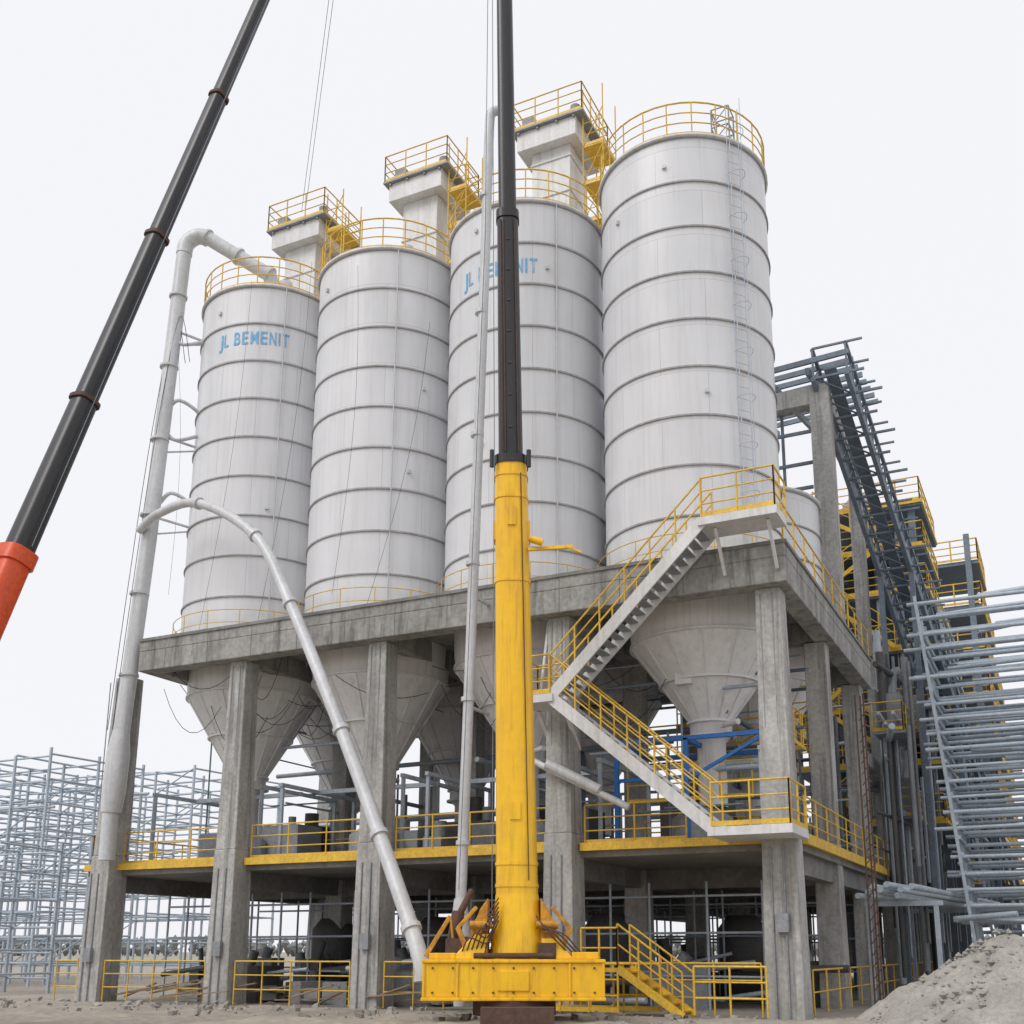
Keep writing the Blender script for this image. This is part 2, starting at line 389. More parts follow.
# ---------------------------------------------------------------- stairs
st = root('steel_staircase')
sg = MB(); tr = MB(); yl = MB()
YA, YC = 26.55, 27.5
def flight(p, q, ya, yb):
    for y in (ya, yb):
        sg.beam((p[0],y,p[1]-.02),(q[0],y,q[1]-.02), .06, .32)
        yl.rail([(p[0],y,p[1]+.12),(q[0],y,q[1]+.12)], 1.05, 1.0, .028, (.33,.66), False)
    n = int(abs(q[1]-p[1])/.2)
    for i in range(1, n):
        t = i/n; tr.box((p[0]+(q[0]-p[0])*t,(ya+yb)/2,p[1]+(q[1]-p[1])*t),(.27,yb-ya-.06,.04))
flight((-7.9,4.6),(-12.3,8.35), YA, YC)
flight((-12.3,8.35),(-7.9,12.65), YA-.003, YC+.003)
def plat(x0, x1, y0, y1, z): sg.bb(x0, x1, y0, y1, z-.22, z)
plat(-13.2,-12.2,YA-.1,YC+.1,8.42); plat(-8.0,-5.9,YA-.1,28.24,4.6); plat(-8.0,-5.9,YA-.1,YF-.06,12.72)
for pts in ([(-12.3,YA-.06,8.42),(-13.15,YA-.06,8.42),(-13.15,YC+.06,8.42),(-12.3,YC+.06,8.42)],
            [(-7.9,YA-.06,4.6),(-5.95,YA-.06,4.6),(-5.95,28.3,4.6)],
            [(-7.9,YA-.06,12.72),(-5.95,YA-.06,12.72),(-5.95,YF+.1,12.72)]): yl.rail(pts, 1.1, .8, .028, (.33,.66))
for x in (-13.1,-12.3): sg.beam((x,YC,8.2),(x,YF+.9,7.2),.1)
sg.tube([(-13.1,YC,8.2),(-13.1,28.2,11)], .05, 6)
for x in (-7.6,-6.2): sg.beam((x,YA+.2,12.48),(x,YF-.07,11.4),.08)
sg.obj('stringers', M_WHT, st); tr.obj('treads', M_STL, st); yl.obj('handrails', M_YEL, st)
gs = root('yellow_access_steps'); q = MB()
q.rail([(-13,26.9,.1),(-10.6,26.9,.1)], 1.2, .7, .03, (.35,.68)); q.rail([(-13,27.8,.1),(-9.8,27.8,.1)], 1.2, .7, .03, (.35,.68))
for y in (26.9, 27.8):
    q.beam((-10.6,y,1.2),(-8.9,y,.05),.05,.2); q.rail([(-10.6,y,1.3),(-8.9,y,.1)],1.0,.6,.03,(.5,),False)
for i in range(6): q.box((-10.5+i*.28,27.35,1.1-i*.19),(.26,.9,.04))
q.bb(-11.6,-10.6,26.9,27.8,1.1,1.2); q.rail([(-11.6,26.9,1.2),(-10.6,26.9,1.2)],1.0,.5,.03,(.5,),False)
q.rail([(-8.6,26.9,.1),(-6.8,26.9,.1)],1.15,.8,.03,(.35,.68),False)
q.obj('steps_and_rails', M_YEL, gs)
# ---------------------------------------------------------------- pipes
p = root('pneumatic_pipe'); a = MB()
a.tube([(-29.2,27.62,6.2),(-29.15,27.62,6.9),(-29.1,27.62,8.2),(-29.07,27.65,9.0)], [.33,.39,.39,.28], 18)
a.tube([(-29.2,27.6,4.6),(-29.2,27.6,6.25)], .27, 14)
a.tube([(-29.07,27.65,8.9),(-28.9,28.0,16),(-28.7,28.4,27.9)], .275, 18)
a.tube(bez([(-28.7,28.4,27.85),(-28.65,28.45,28.35),(-28.3,28.6,28.65),(-27.9,28.8,28.6)],6), .30, 18)
a.tube([(-27.95,28.78,28.62),(-25.7,29.9,27.0)], .27, 18); a.tube([(-25.75,29.87,27.05),(-25.5,30.2,26.2)], .27, 18)
for z in (11,14,17,20,23,26):
    t = (z-9)/19; x = -29.07+.37*t; y = 27.65+.75*t; a.tube([(x,y,z-.04),(x,y,z+.04)], .34, 18)
for t in (0,.5,1): q0 = Vector((-27.95,28.78,28.62)).lerp(Vector((-25.7,29.9,27.0)),t); dd = Vector((2.25,1.12,-1.62)).normalized()*.05; a.tube([q0-dd,q0+dd],.34,18)
for z in (17, 20.2, 24.6): a.beam((-28.8,28.3,z),(-27.9,29.6,z-.2),.07); a.beam((-28.8,28.3,z-.6),(-28.0,29.5,z-.2),.05)
for z, s in ((17.6,1),(20.4,-1),(21.3,1),(24.3,-1)): a.tube(bez([(-28.8,28.3,z),(-28.4,28.4,z+.35*s),(-28.0,28.9,z+.1*s),(-27.9,29.4,z-.3*s)],5), .07, 8)
a.obj('pipe_run', M_PIPE, p)
a = MB()
for s in (.12,-.1):
    a.tube(bez([(-29.2+s,27.25,9),(-29.1+s,27.5,14),(-28.9+s,27.8,20),(-28.6+s,28.2,25),(-28.2+s,28.5,23.2)],7), .013, 5)
a.obj('cables', M_DRK, p)
p = root('curved_delivery_pipe'); a = MB()
path = bez([(-29.0,27.6,16.3),(-28.0,27.5,16.75),(-26,27.3,16.7),(-23.1,26.9,14.9),(-21.2,26.5,12.2),(-18.5,25.7,7.8),(-16.3,24.8,4.2),(-14.7,24,1.6),(-14.5,23.9,.9)],7)
a.tube(path, [.14+.08*i/len(path) for i in range(len(path))], 14)
for i in (14, 21, 28, 35, 41, 47):
    d = (path[i+1]-path[i]).normalized(); a.tube([path[i]-d*.07, path[i]+d*.07], .20+.07*i/50, 14)
a.obj('pipe_run', M_PIPE, p)
p = root('riser_pipe'); a = MB()
a.tube(bez([(-14.95,26.5,.2),(-14.95,26.5,2.7),(-14.7,26.5,12),(-14.45,26.5,22),(-14.35,26.5,26.8),(-14.25,26.55,27.5),(-14.0,26.7,27.5),(-13.85,26.8,27.1)],6), .15, 12)
for z in (4.5, 8.5, 12.5, 16.5, 20.5, 24.5): x = -15.0+.6*z/27; a.tube([(x,26.5,z-.06),(x,26.5,z+.06)], .20, 12)
for z in (8.3, 11.6): a.beam((-14.8,26.5,z),(-14.8,27.7,z),.08)
a.tube([(-14.95,26.5,3.0),(-14.95,26.5,2.0)],[.18,.28],12)
a.obj('pipe_run', M_PIPE, p)
p = root('inclined_chute_pipe'); a = MB()
a.tube([(-14.6,28.0,6.9),(-13.3,27.6,6.8),(-10.6,27.9,5.4)], .10, 10); a.tube([(-12.9,27.6,6.7),(-11.4,27.8,5.9)], .15, 12)
a.obj('pipe_run', M_PIPE, p)
# ---------------------------------------------------------------- boom crane (yellow)
AL = radians(25.4)
cr = root('yellow_boom_crane', (-11.68,23.23,0), AL)
y = MB(); y.bb(-2.0,2.0,-.6,1.6,.62,1.36); y.bb(-2.05,2.05,-.66,1.66,1.36,1.44); y.bb(-2.05,2.05,-.66,1.66,.54,.62)
for xx in (-2.0,-1.25,1.25,2.0): y.bb(xx-.03,xx+.03,-.64,-.601,.62,1.36)
y.taper((-1.05,.2,1.44),(.7,1.4),(-.72,.2,2.0),(.35,1.2)); y.taper((1.0,.2,1.44),(.7,1.4),(.8,.2,1.9),(.35,1.2))
y.bb(-1.9,-1.3,-.5,.5,1.44,1.58); y.bb(1.3,1.9,-.5,.9,1.44,1.6)
y.bb(-.35,.35,-.64,-.601,.75,1.2)
o = y.obj('base_frame', M_CRY, cr); bevel(o)
k = MB()
for i in range(9): k.tube([(-1.8+i*.45,-.64,1.25),(-1.8+i*.45,-.6,1.25)], .025, 8); k.tube([(-1.8+i*.45,-.64,.72),(-1.8+i*.45,-.6,.72)], .025, 8)
k.tube([(0,.3,.2),(0,.3,.54)], .95, 24)
k.tube([(-1.45,-.1,1.44),(-1.3,.1,2.5)], .15, 12); k.tube([(-1.3,.1,2.4),(-1.0,.2,3.0)], .08, 8)
k.bb(-1.55,-1.15,-.35,.1,1.44,1.9); k.box((.1,.4,.25),(1.6,3.2,.35)); k.bb(.55,.95,-.5,-.2,1.44,1.8)
k.tube([(-.9,-.5,1.52),(.9,-.5,1.52)],.06,8)
for i in range(6): k.tube(bez([(-1.2+i*.1,-.4,1.5),(-1.0+i*.12,-.6,1.9+.1*i),(-.6,-.5,1.8+.12*i),(-.35,-.4,2.3+.1*i)],5), .018, 6)
for i in range(4): k.tube(bez([(.5+i*.05,-.4,2.4-.1*i),(.8+i*.1,-.6,2.0),(1.1+i*.1,-.5,1.7),(1.3+i*.1,-.3,1.5)],5), .018, 6)
k.obj('machinery', M_RUST, cr)
k = MB()
for s in (-1, 1):
    k.add([(s*.60,-.3,1.44),(s*1.15,-.3,1.44),(s*1.0,-.3,2.0),(s*.78,-.3,2.55),(s*.60,-.3,2.8),(s*.60,.7,1.44),(s*1.15,.7,1.44),(s*1.0,.7,2.0),(s*.78,.7,2.55),(s*.60,.7,2.8)],
          [(0,1,2,3,4),(9,8,7,6,5),(0,5,6,1),(1,6,7,2),(2,7,8,3),(3,8,9,4),(4,9,5,0)])
    k.tube([(s*.5,-.42,2.2),(s*1.0,-.42,2.2)], .09, 12); k.tube([(s*.75,-.4,2.2),(s*.75,-.28,2.2)], .18, 14)
    k.beam((s*1.0,-.35,1.5),(s*1.28,-.35,2.15),.07,.12); k.beam((s*1.28,-.35,2.12),(s*.85,-.35,2.6),.05,.09)
k.beam((-2.0,-.3,1.5),(-1.45,-.3,2.4),.06,.1); k.beam((-1.45,-.3,2.4),(-1.35,-.3,1.6),.05,.08)
o = k.obj('pivot_brackets', M_RST, cr); bevel(o, .02)
def sec(mb, z0, z1, w0, w1, lx0, lx1, n=24):
    vs = []
    for z, w, l0 in ((z0,w0,lx0),(z1,w1,lx1)):
        for i in range(n):
            th = 2*pi*(i+.5)/n; cc, ss = cos(th), sin(th); k3 = (abs(cc)**3.2+abs(ss)**3.2)**(-1/3.2)
            vs.append((l0+w/2*cc*k3, .2+w/2*ss*k3, z))
    mb.add(vs, [(i,(i+1)%n,n+(i+1)%n,n+i) for i in range(n)], True); mb.add(vs, [tuple(range(n))[::-1],tuple(range(n,2*n))])
def lx(z): return .08-.60*max(0,z-1.5)/32
y = MB(); sec(y,1.44,2.9,1.25,1.0,lx(1.6),lx(2.9)); sec(y,2.9,13.6,.98,.81,lx(2.9),lx(13.6))
for z in (3.1,3.6,10.5,12.7,13.3): w = .98-.17*(z-2.9)/10.7; sec(y,z-.04,z+.04,w+.04,w+.04,lx(z),lx(z))
for s in (-1,1): y.bb(lx(12)+s*.42-.04,lx(12)+s*.42+.04,.0,.4,11.6,12.1)
y.bb(lx(5)-.12,lx(5)+.12,-.31,-.25,4.6,5.0); y.bb(lx(12)-.1,lx(12)+.1,-.26,-.2,11.9,12.4)
y.beam((lx(11)+.4,-.1,11.3),(lx(11)+1.5,-.3,11.3),.08); y.tube([(lx(11)+.45,-.3,11.5),(lx(11)+.75,-.3,11.4)],.09,10); y.beam((lx(11)+1.3,-.3,11.32),(lx(11)+1.7,-.3,11.15),.05)
y.obj('boom_base_section', M_CRY, cr)
y = MB(); sec(y,13.6,13.82,.87,.87,lx(13.6),lx(14)); sec(y,13.82,20.7,.62,.56,lx(14),lx(20.7)); sec(y,20.7,20.95,.62,.62,lx(20.7),lx(21)); sec(y,20.95,28.4,.48,.44,lx(21),lx(28.4)); sec(y,28.4,28.65,.5,.5,lx(28.4),lx(28.7)); sec(y,28.65,35,.38,.36,lx(28.7),lx(35))
for s in (-.46,.46): y.tube([(lx(14)+s,-.2,13.45),(lx(14)+s,-.2,13.9)],.06,8)
y.box((lx(35),.1,35.2),(.55,1.1,.5))
y.obj('boom_telescope', M_BLK, cr)
y = MB()
for s in (-.2, -.12, .2): y.tube([(lx(14)+s,-.13,13.9),(lx(20.6)+s*.9,-.09,20.6)],.016,5)
for i in range(7): z = 14.6+i*.9; y.box((lx(z),-.11+.004*i,z),(.10,.03,.05))
y.tube([(lx(4)+.3,-.30,3.2),(lx(13)+.24,-.20,13.3)],.014,5)
y.obj('boom_lines', M_RUST, cr)
y = MB()
y.tube([(-.5,-.4,1.9),(lx(14)-.40,-.35,14),(lx(35)-.28,-.3,35)],.010,4); y.tube([(-1.3,.1,3.0),(-.85,-.3,20),(lx(35)-.32,-.3,35)],.010,4)
y.obj('hoist_ropes', M_STD, cr)
# ---------------------------------------------------------------- orange crane
oc = root('orange_mobile_crane')
P1 = Vector((-21.1,16.5,10.3)); P2 = Vector((-18.9,20.9,28.6))
D = (P2-P1).normalized(); B0 = P1-D*((10.3-2.4)/D.z)
def bsec(mb, a, b2, w0, w1, n=24):
    p = B0+D*a; q2 = B0+D*b2; ax = D.cross(Vector((0,1,0))).normalized(); ay = D.cross(ax).normalized(); vs = []
    for c0, w in ((p,w0),(q2,w1)):
        for i in range(n):
            th = 2*pi*(i+.5)/n; cc, ss = cos(th), sin(th); k3 = (abs(cc)**3.5+abs(ss)**3.5)**(-1/3.5)*w/2
            vs.append(c0+ax*cc*k3+ay*ss*k3)
    mb.add(vs, [(i,(i+1)%n,n+(i+1)%n,n+i) for i in range(n)], True); mb.add(vs, [tuple(range(n))[::-1],tuple(range(n,2*n))])
zz = lambda z: (z-2.4)/D.z
y = MB(); bsec(y,-.8,zz(10.5),.76,.66); bsec(y,zz(10.2),zz(10.55),.78,.78); y.obj('boom_base_section', M_ORG, oc)
y = MB(); bsec(y,zz(10.55),zz(14.7),.58,.54); bsec(y,zz(14.7),zz(19.8),.49,.47); bsec(y,zz(19.8),zz(24.8),.43,.41); bsec(y,zz(24.8),zz(36),.37,.33); y.obj('boom_telescope', M_BLK, oc)
y = MB()
for z, w in ((14.6,.64),(19.7,.56),(24.7,.49)): bsec(y,zz(z),zz(z)+.10,w,w)
y.obj('boom_collars', M_RUST, oc)
bx, by = B0.x, B0.y; TH = .98
y = MB(); y.box((bx,by,2.1),(2.6,3.4,1.1),TH); y.box((bx-2.0,by+.2,2.4),(1.1,1.8,1.7),TH); o = y.obj('superstructure', M_ORG, oc); bevel(o, .08)
y = MB(); y.box((bx,by,1.1),(2.6,9,.5),TH); y.obj('chassis', M_BLK, oc)
y = MB()
for i in (-3.4,-2,1.6,3.2):
    for s in (-1.15,1.15):
        cx_ = bx+s*cos(TH)-i*sin(TH); cy_ = by+s*sin(TH)+i*cos(TH); ax = Vector((cos(TH),sin(TH),0))*.2
        y.tube([Vector((cx_,cy_,.6))-ax, Vector((cx_,cy_,.6))+ax], .6, 24)
y.obj('wheels', M_RUB, oc)
y = MB(); T = B0+D*zz(36)
y.tube([T+Vector((.4,.3,0)),(-27.2,33.4,32.6)],.010,4); y.tube([T+Vector((.6,.3,0)),(-27.0,33.4,32.6)],.010,4)
y.tube([B0+D*zz(10.6)+Vector((.40,0,0)), T+Vector((.2,0,0))],.012,4)
y.obj('hoist_ropes', M_STD, oc)
# ---------------------------------------------------------------- galvanised frames
def rack(name, x0, x1, y0, y1, z0, z1, sx, sy, sz, jit=.0, r=.06, seed=1, m=M_GAL, post=.11, keep=1.0, ext=0, brace=.2, loose=0, slant=0):
    rr = random.Random(seed); e = root(name); a = MB(); b2 = MB()
    f = lambda p0, p1, s_: [p0+i*(p1-p0)/max(1,round((p1-p0)/s_)) for i in range(max(1,round((p1-p0)/s_))+1)]
    X, Y, Z = f(x0,x1,sx), f(y0,y1,sy), f(z0,z1,sz)
    for i, x in enumerate(X):
        for y in Y: a.beam((x+(slant if i == 0 else 0),y,0),(x+rr.uniform(-jit,jit),y,z1+rr.uniform(0,.4)),post)
    for z in Z:
        xs_ = x0+slant*(1-z/z1)
        for y in Y:
            if rr.random() < keep: b2.tube([(xs_-rr.uniform(0,ext),y+.08,z+rr.uniform(-jit,jit)),(x1+rr.uniform(0,ext),y+.08,z+rr.uniform(-jit,jit))], r*rr.uniform(.8,1.15), 6)
        for x in X:
            if rr.random() < keep: b2.tube([(max(x,xs_)+.08,y0,z+rr.uniform(-jit,jit)+.1),(max(x,xs_)+.08,y1,z+.1+rr.uniform(-jit,jit))], r, 6)
    for i in range(1 if slant else 0, len(X)-1):
        for y in Y:
            for j in range(len(Z)-1):
                if rr.random() < brace: b2.tube([(X[i],y-.05,Z[j]),(X[i+1],y-.05,Z[j+1])], r*.7, 5)
    for i in range(loose):
        z = rr.choice(Z); y = rr.uniform(y0,y1); xa = rr.uniform(x0+slant*(1-z/z1)-ext,x1-2); b2.tube([(xa,y,z+.1),(xa+rr.uniform(2,5),y+rr.uniform(-.6,.6),z+.1+rr.uniform(-.15,.15))], r*rr.uniform(.7,1.5), 6)
    a.obj('posts', m, e); b2.obj('rails', m, e); return e
rack('galvanised_steel_frame', -64, -44.5, 38, 44, 1, 11.0, 2.4, 3, 1.25, .1, .055, 3, brace=.15, loose=25)
rack('galvanised_steel_frame', -64, -46.5, 50, 58, .8, 12.2, 3, 4, 1.5, .1, .06, 4, brace=.12, loose=20)
rack('galvanised_steel_frame', -60, -37.5, 30, 33, .6, 5.6, 2.6, 3, 1.1, .1, .05, 5, brace=.1, loose=25)
rack('galvanised_pipe_rack', -4.3, 9, 41, 45, 2.6, 14.0, 4.4, 2, .55, .07, .075, 6, ext=.7, keep=.88, brace=.1, loose=70, slant=1.3)
rack('galvanised_pipe_rack', -4.2, 7, 50, 56, 2.4, 16.2, 4, 3.0, .8, .06, .08, 8, ext=.8, keep=.85, brace=.1, loose=40, slant=1.2)
lp = root('stacked_long_pipes'); a = MB()
for i in range(9): a.tube([(-5.7+.18*i,34+R.uniform(-1,1),3.2+.14*(i%3)),(-4.5+.18*i,52+R.uniform(-2,2),3.4+.14*(i%3))], .09, 8)
a.beam((-5.9,36,3.05),(-3.6,36,3.05),.15); a.beam((-5.9,46,3.15),(-3.0,46,3.15),.15)
for x, yy in ((-5.8,36),(-3.8,36),(-5.8,46),(-3.4,46)): a.beam((x,yy,0),(x,yy,3.1),.14)
a.obj('pipes', M_GAL, lp)
# ---------------------------------------------------------------- conveyor gallery
cg = root('inclined_conveyor_gallery'); a = MB()
A = Vector((-6.2,37.6,22.0)); Bq = Vector((-3.0,60,3.6)); n = 34
W = Vector((1,0,0)); U = Vector((0,0,1.2))
for s in (-.6, .6):
    a.beam(A+W*s, Bq+W*s, .16, .32); a.beam(A+W*s+U, Bq+W*s+U, .12)
for i in range(n+1):
    q2 = A.lerp(Bq, i/n)
    a.beam(q2-W*.7, q2+W*(1.6 if i%2 else 1.2), .08); a.beam(q2-W*.6, q2-W*.6+U, .07); a.beam(q2+W*.6, q2+W*.6+U, .07); a.beam(q2-W*.6+U, q2+W*1.2+U, .07)
    if i < n:
        q3 = A.lerp(Bq, (i+1)/n)
        for s in (-.6, .6): a.beam(q2+W*s, q3+W*s+U, .05)
        a.beam(q2-W*.55,q3+W*.55,.05)
a.frame((A+Bq)/2+Vector((0,0,.3)), W*.22, Vector((0,0,.03)), (Bq-A)/2)
for t in (.3, .55, .8):
    q2 = A.lerp(Bq, t)
    for s in (-.6, .6): a.beam((q2.x+s,q2.y,0), q2+W*s, .2)
a.obj('truss', M_STD, cg)
rf = root('rear_roof_frame'); a = MB(); b2 = MB()
for x in (-6.7, -12.7, -18.9):
    a.box((x,38.2,17),(.7,.7,9.8)); a.box((x,45,18),(.5,.5,9.5))
a.bb(-18.5,-6.4,37.9,38.5,21.2,21.9); a.bb(-7.05,-6.4,38.5,45.3,21.2,21.9)
a.obj('columns', M_CON2, rf)
for i in range(8): b2.beam((-14,37.6+i*1.05,22.4+.22*i),(-5.5,37.6+i*1.05,22.8+.22*i),.10,.2)
for x in (-13.,-10.,-8.5,-7.): b2.beam((x,37.5,22.3),(x,46,24.2),.14,.26)
for z in (13.5,14.6,15.8,16.9,18.0,19.1,20.2): b2.beam((-13,38+.3*(z%2),z),(-7.1,38+.3*(z%2),z),.08,.12)
for x in (-11,-9.6,-8.2): b2.beam((x,38.4,12.2),(x,38.4,21.2),.1)
b2.obj('purlins', M_STD, rf)
# ---------------------------------------------------------------- process towers
pt = root('process_tower'); a = MB(); b2 = MB(); yy = MB(); w = MB(); dk = MB()
TX1 = -4.5
for x in (-10,-8.6,-7.2,-5.0):
    for y in (49.5,54,58.5): a.beam((x,y,0),(x,y,21.5 if y<55 else 18),.28)
for z in (7,9.5,12,14.6,17.2,19.2,21.3):
    y1 = 60 if z<18 else 55
    b2.bb(-10.6,TX1,49,y1,z-.25,z)
    yy.rail([(-10.6,49.05,z),(TX1-.05,49.05,z),(TX1-.05,y1,z)],1.1,1.1,.033,(.35,.68))
    yy.bb(-10.6,TX1,48.93,48.995,z-.16,z); yy.bb(TX1+.003,TX1+.06,49,y1,z-.16,z)
for k2, z0 in enumerate((7,9.5,12,14.6,17.2,19.2)):
    xa, xb = ((-9.5,-6.5),(-6.0,-9.2))[k2%2]; z1 = (9.5,12,14.6,17.2,19.2,21.3)[k2]
    yy.beam((xa,48.8,z0),(xb,48.8,z1),.05,.18); yy.rail([(xa,48.8,z0+.1),(xb,48.8,z1+.1)],1.0,.9,.028,(.5,),False)
for i in range(22):
    z0 = R.choice((7,9.5,12,14.6,17.2)); s = R.uniform(.5,1.3); x = R.uniform(-9.8,-5.2); y = R.uniform(49.8,53); hh = R.uniform(.6,1.8)
    (w if i%2 else dk).box((x,y,z0+hh/2),(s,R.uniform(.5,1.6),hh))
    (dk if i%3 else w).tube([(x,y,z0+hh),(x+R.uniform(-1,1),y,z0+hh+R.uniform(.2,.7))],R.uniform(.05,.2),8)
for i in range(14): x = R.uniform(-10.3,-4.7); z0 = R.uniform(4,14); w.tube([(x,49.2,z0),(x,49.2,z0+R.uniform(3,8))],R.choice((.05,.08,.16)),8)
w.lathe((-7.4,51.4),[(0.01,21.3),(.9,21.3),(.9,22.4),(.4,22.9),(.01,22.9)],20)
w.obj('equipment', M_STL, pt); dk.obj('machinery', M_DRK, pt); a.obj('columns', M_STD, pt); b2.obj('floors', M_STD, pt); yy.obj('railings', M_YEL, pt)
pt = root('process_tower'); a = MB(); yy = MB(); b2 = MB()
for x in (-9.5,-6.2,-3.5):
    for y in (62,66,70,76,82): a.beam((x,y,0),(x,y,24-(y-62)*.4),.3)
for z in (5,7.5,10,12.5,15,17.5,20,22.5):
    ye = 62+(25-z)*2.2 if z>14 else 83
    a.bb(-9.8,-3.0,62,ye,z-.2,z); yy.rail([(-9.8,61.9,z),(-3.0,61.9,z),(-3.0,ye,z)],1.2,1.5,.042,(.35,.68)); yy.bb(-2.997,-2.93,62,ye,z-.18,z)
for i in range(46): x = R.uniform(-9,-3.8); y = R.uniform(62,82); z = R.choice((5,7.5,10,12.5)); b2.box((x,y,z+R.uniform(.5,.9)),(R.uniform(.5,1.6),R.uniform(.5,2),R.uniform(.8,1.8)))
for i in range(24): x = R.uniform(-9,-3.2); y = R.uniform(61.5,80); b2.tube([(x,y,3),(x,y,R.uniform(8,19))],R.uniform(.08,.25),8)
for i in range(20):
    y = R.uniform(61.8,80); z = R.uniform(6,17); b2.tube([(-3.0,y,z),(R.uniform(-2.4,-.5),y,z)],.07,6)
a.obj('frame', M_STD, pt); yy.obj('railings', M_YEL, pt); b2.obj('equipment', M_STL, pt)
fd = root('flank_ductwork'); a = MB(); b2 = MB(); y2 = MB(); dk = MB()
for i in range(44):
    x = R.uniform(-6.1,-4.9); y = R.uniform(41.5,60); r = R.choice((.04,.06,.09,.14)); z0 = R.uniform(0,5); z1 = R.uniform(8,14)
    (a,b2,dk)[i%3].tube([(x,y,z0),(x,y,z1)], r, 8)
for i in range(30):
    y = R.uniform(40,52); z = R.uniform(5,13); (a if i%2 else dk).tube([(R.uniform(-6.2,-5.2),y,z),(R.uniform(-6.2,-5.2),y+R.uniform(3,9),z)], R.choice((.04,.07,.12)), 8)
for y, z in ((43.5,10.5),(46,7.6),(49,11.5),(55,9.6)):
    b2.box((-5.7,y,z),(.9,1.4,1.4)); y2.rail([(-6.2,y-1.5,z-.9),(-5.1,y-1.5,z-.9),(-5.1,y+1.5,z-.9)],1.1,1,.028,(.35,.68)); b2.box((-5.6,y,z-.95),(1.1,3,.1)); b2.tube([(-5.6,y,z+.7),(-5.6,y+.6,z+1.8),(-5.6,y+2,z+2.2)],.16,10)
for i in range(30):
    x = R.uniform(-12,-7.2); y = R.uniform(41.5,50); z = R.uniform(5,12); (a,b2,dk)[i%3].tube([(x,y,4.5),(x,y,z)] if i%2 else [(x,y,z),(min(x+4,-6.6),y,z)], R.choice((.05,.08,.13)), 8)
a.obj('pipes', M_GAL, fd); b2.obj('ducts', M_STL, fd); y2.obj('railings', M_YEL, fd); dk.obj('dark_risers', M_DRK, fd)
# ---------------------------------------------------------------- interior clutter
cl = root('process_pipework'); a = MB(); b2 = MB(); w = MB(); bl = MB(); dk = MB()
for i in range(120):
    x = R.uniform(-29,-7) if i%2 else R.uniform(-17,-7); y = R.uniform(30,41); z = R.uniform(5,10.6); L = R.uniform(1.5,6)
    t = R.random(); r = R.choice((.03,.04,.06,.09))
    if t < .5: pts = [(x,y,z),(min(x+L,-6.8),y,z)]
    elif t < .75: pts = [(x,y,z),(x,min(y+L,41),z)]
    else: pts = [(x,y,4.5),(x,y,z)]
    (a if R.random()<.5 else b2).tube(pts, r, 6)
for z, y in ((6.9,39),(7.3,41),(8.6,36)): a.tube([(-29,y,z),(-12,y,z+.1)],.09,8)
for i in range(34):
    x = R.uniform(-28,-8); y = R.uniform(32,40.5); sx = R.uniform(.6,2); sz = R.uniform(.5,1.9)
    q = (w,dk)[i%2]; q.box((x,y,4.5+sz/2),(sx,R.uniform(.6,1.6),sz)); q.tube([(x,y,4.5+sz),(x,y,4.7+sz+R.random()*.7)],R.uniform(.1,.3),12)
for x in SX:
    w.lathe((x,31.3),[(.9,4.5),(.9,5.4),(.45,5.7)],16)
    a.beam((x-2.4,31.3,7.0),(x+2.4,31.3,7.0),.14); a.beam((x-2.4,29.2,7.0),(x-2.4,33.5,7.0),.12); a.beam((x+2.3,29.2,7.0),(x+2.3,33.5,7.0),.12)
    for s in (-2.4,2.3): a.beam((x+s,29.3,4.5),(x+s,29.3,7.0),.1); a.beam((x+s,33.4,4.5),(x+s,33.4,7.0),.1)
for yb in (29.6,32.6): bl.beam((-11.6,yb,7.5),(-7.3,yb,7.5),.12)
for x in (-11.6,-9.5,-7.3): bl.beam((x,29.6,4.5),(x,29.6,7.5),.12); bl.beam((x,29.6,7.5),(x,32.6,7.5),.12)
bl.beam((-9.5,29.6,6.3),(-7.3,29.6,7.4),.09); bl.beam((-11.6,29.6,6.4),(-9.5,29.6,6.4),.1)
a.obj('grey_pipes', M_GAL, cl); b2.obj('dark_pipes', M_STD, cl); w.obj('machines', M_STL, cl); dk.obj('dark_machines', M_DRK, cl); bl.obj('blue_frame', M_BLU, cl)
yr = MB()
yr.rail([(-7,30.5,7.6),(-7,34,7.6)],1.1,1,.028,(.35,.68)); yr.rail([(-12,33.4,7.6),(-7,33.4,7.6)],1.1,1,.028,(.35,.68)); yr.rail([(-12,33,DZ),(-7,33,DZ)],1.1,1,.028,(.35,.68))
yr.rail([(-11.5,35.8,6.4),(-6.8,35.8,8.6)],1.1,1,.028,(.5,),False); yr.rail([(-12,36.5,9.2),(-7,36.5,9.2)],1.1,1,.028,(.5,)); yr.rail([(-11.8,31,5.9),(-8,31,5.9)],1.1,1,.028,(.5,))
yr.obj('inner_railings', M_YEL, cl)
gf = root('ground_floor_pipework'); a = MB(); b2 = MB(); dk = MB()
for y in (31.5, 36.5, 41.5, 47, 54):
    x = -30
    while x < -7:
        a.tube([(x,y,0),(x,y,3.6)], .04, 6); x += R.uniform(.8,2.0)
    for z in (1.0,2.1,3.2): a.tube([(-30,y,z),(-7,y,z+R.uniform(-.1,.1))], .04, 6)
for i in range(56):
    x = R.uniform(-29.5,-7.5); y = R.uniform(29.3,42); sz = R.uniform(.3,1.4)
    q = (b2,dk)[i%2]; q.box((x,y,sz/2),(R.uniform(.4,1.7),R.uniform(.5,1.5),sz),R.uniform(0,.8)); q.tube([(x,y,sz),(x+R.uniform(-.3,.3),y,sz+R.uniform(.2,.8))],R.uniform(.08,.25),10)
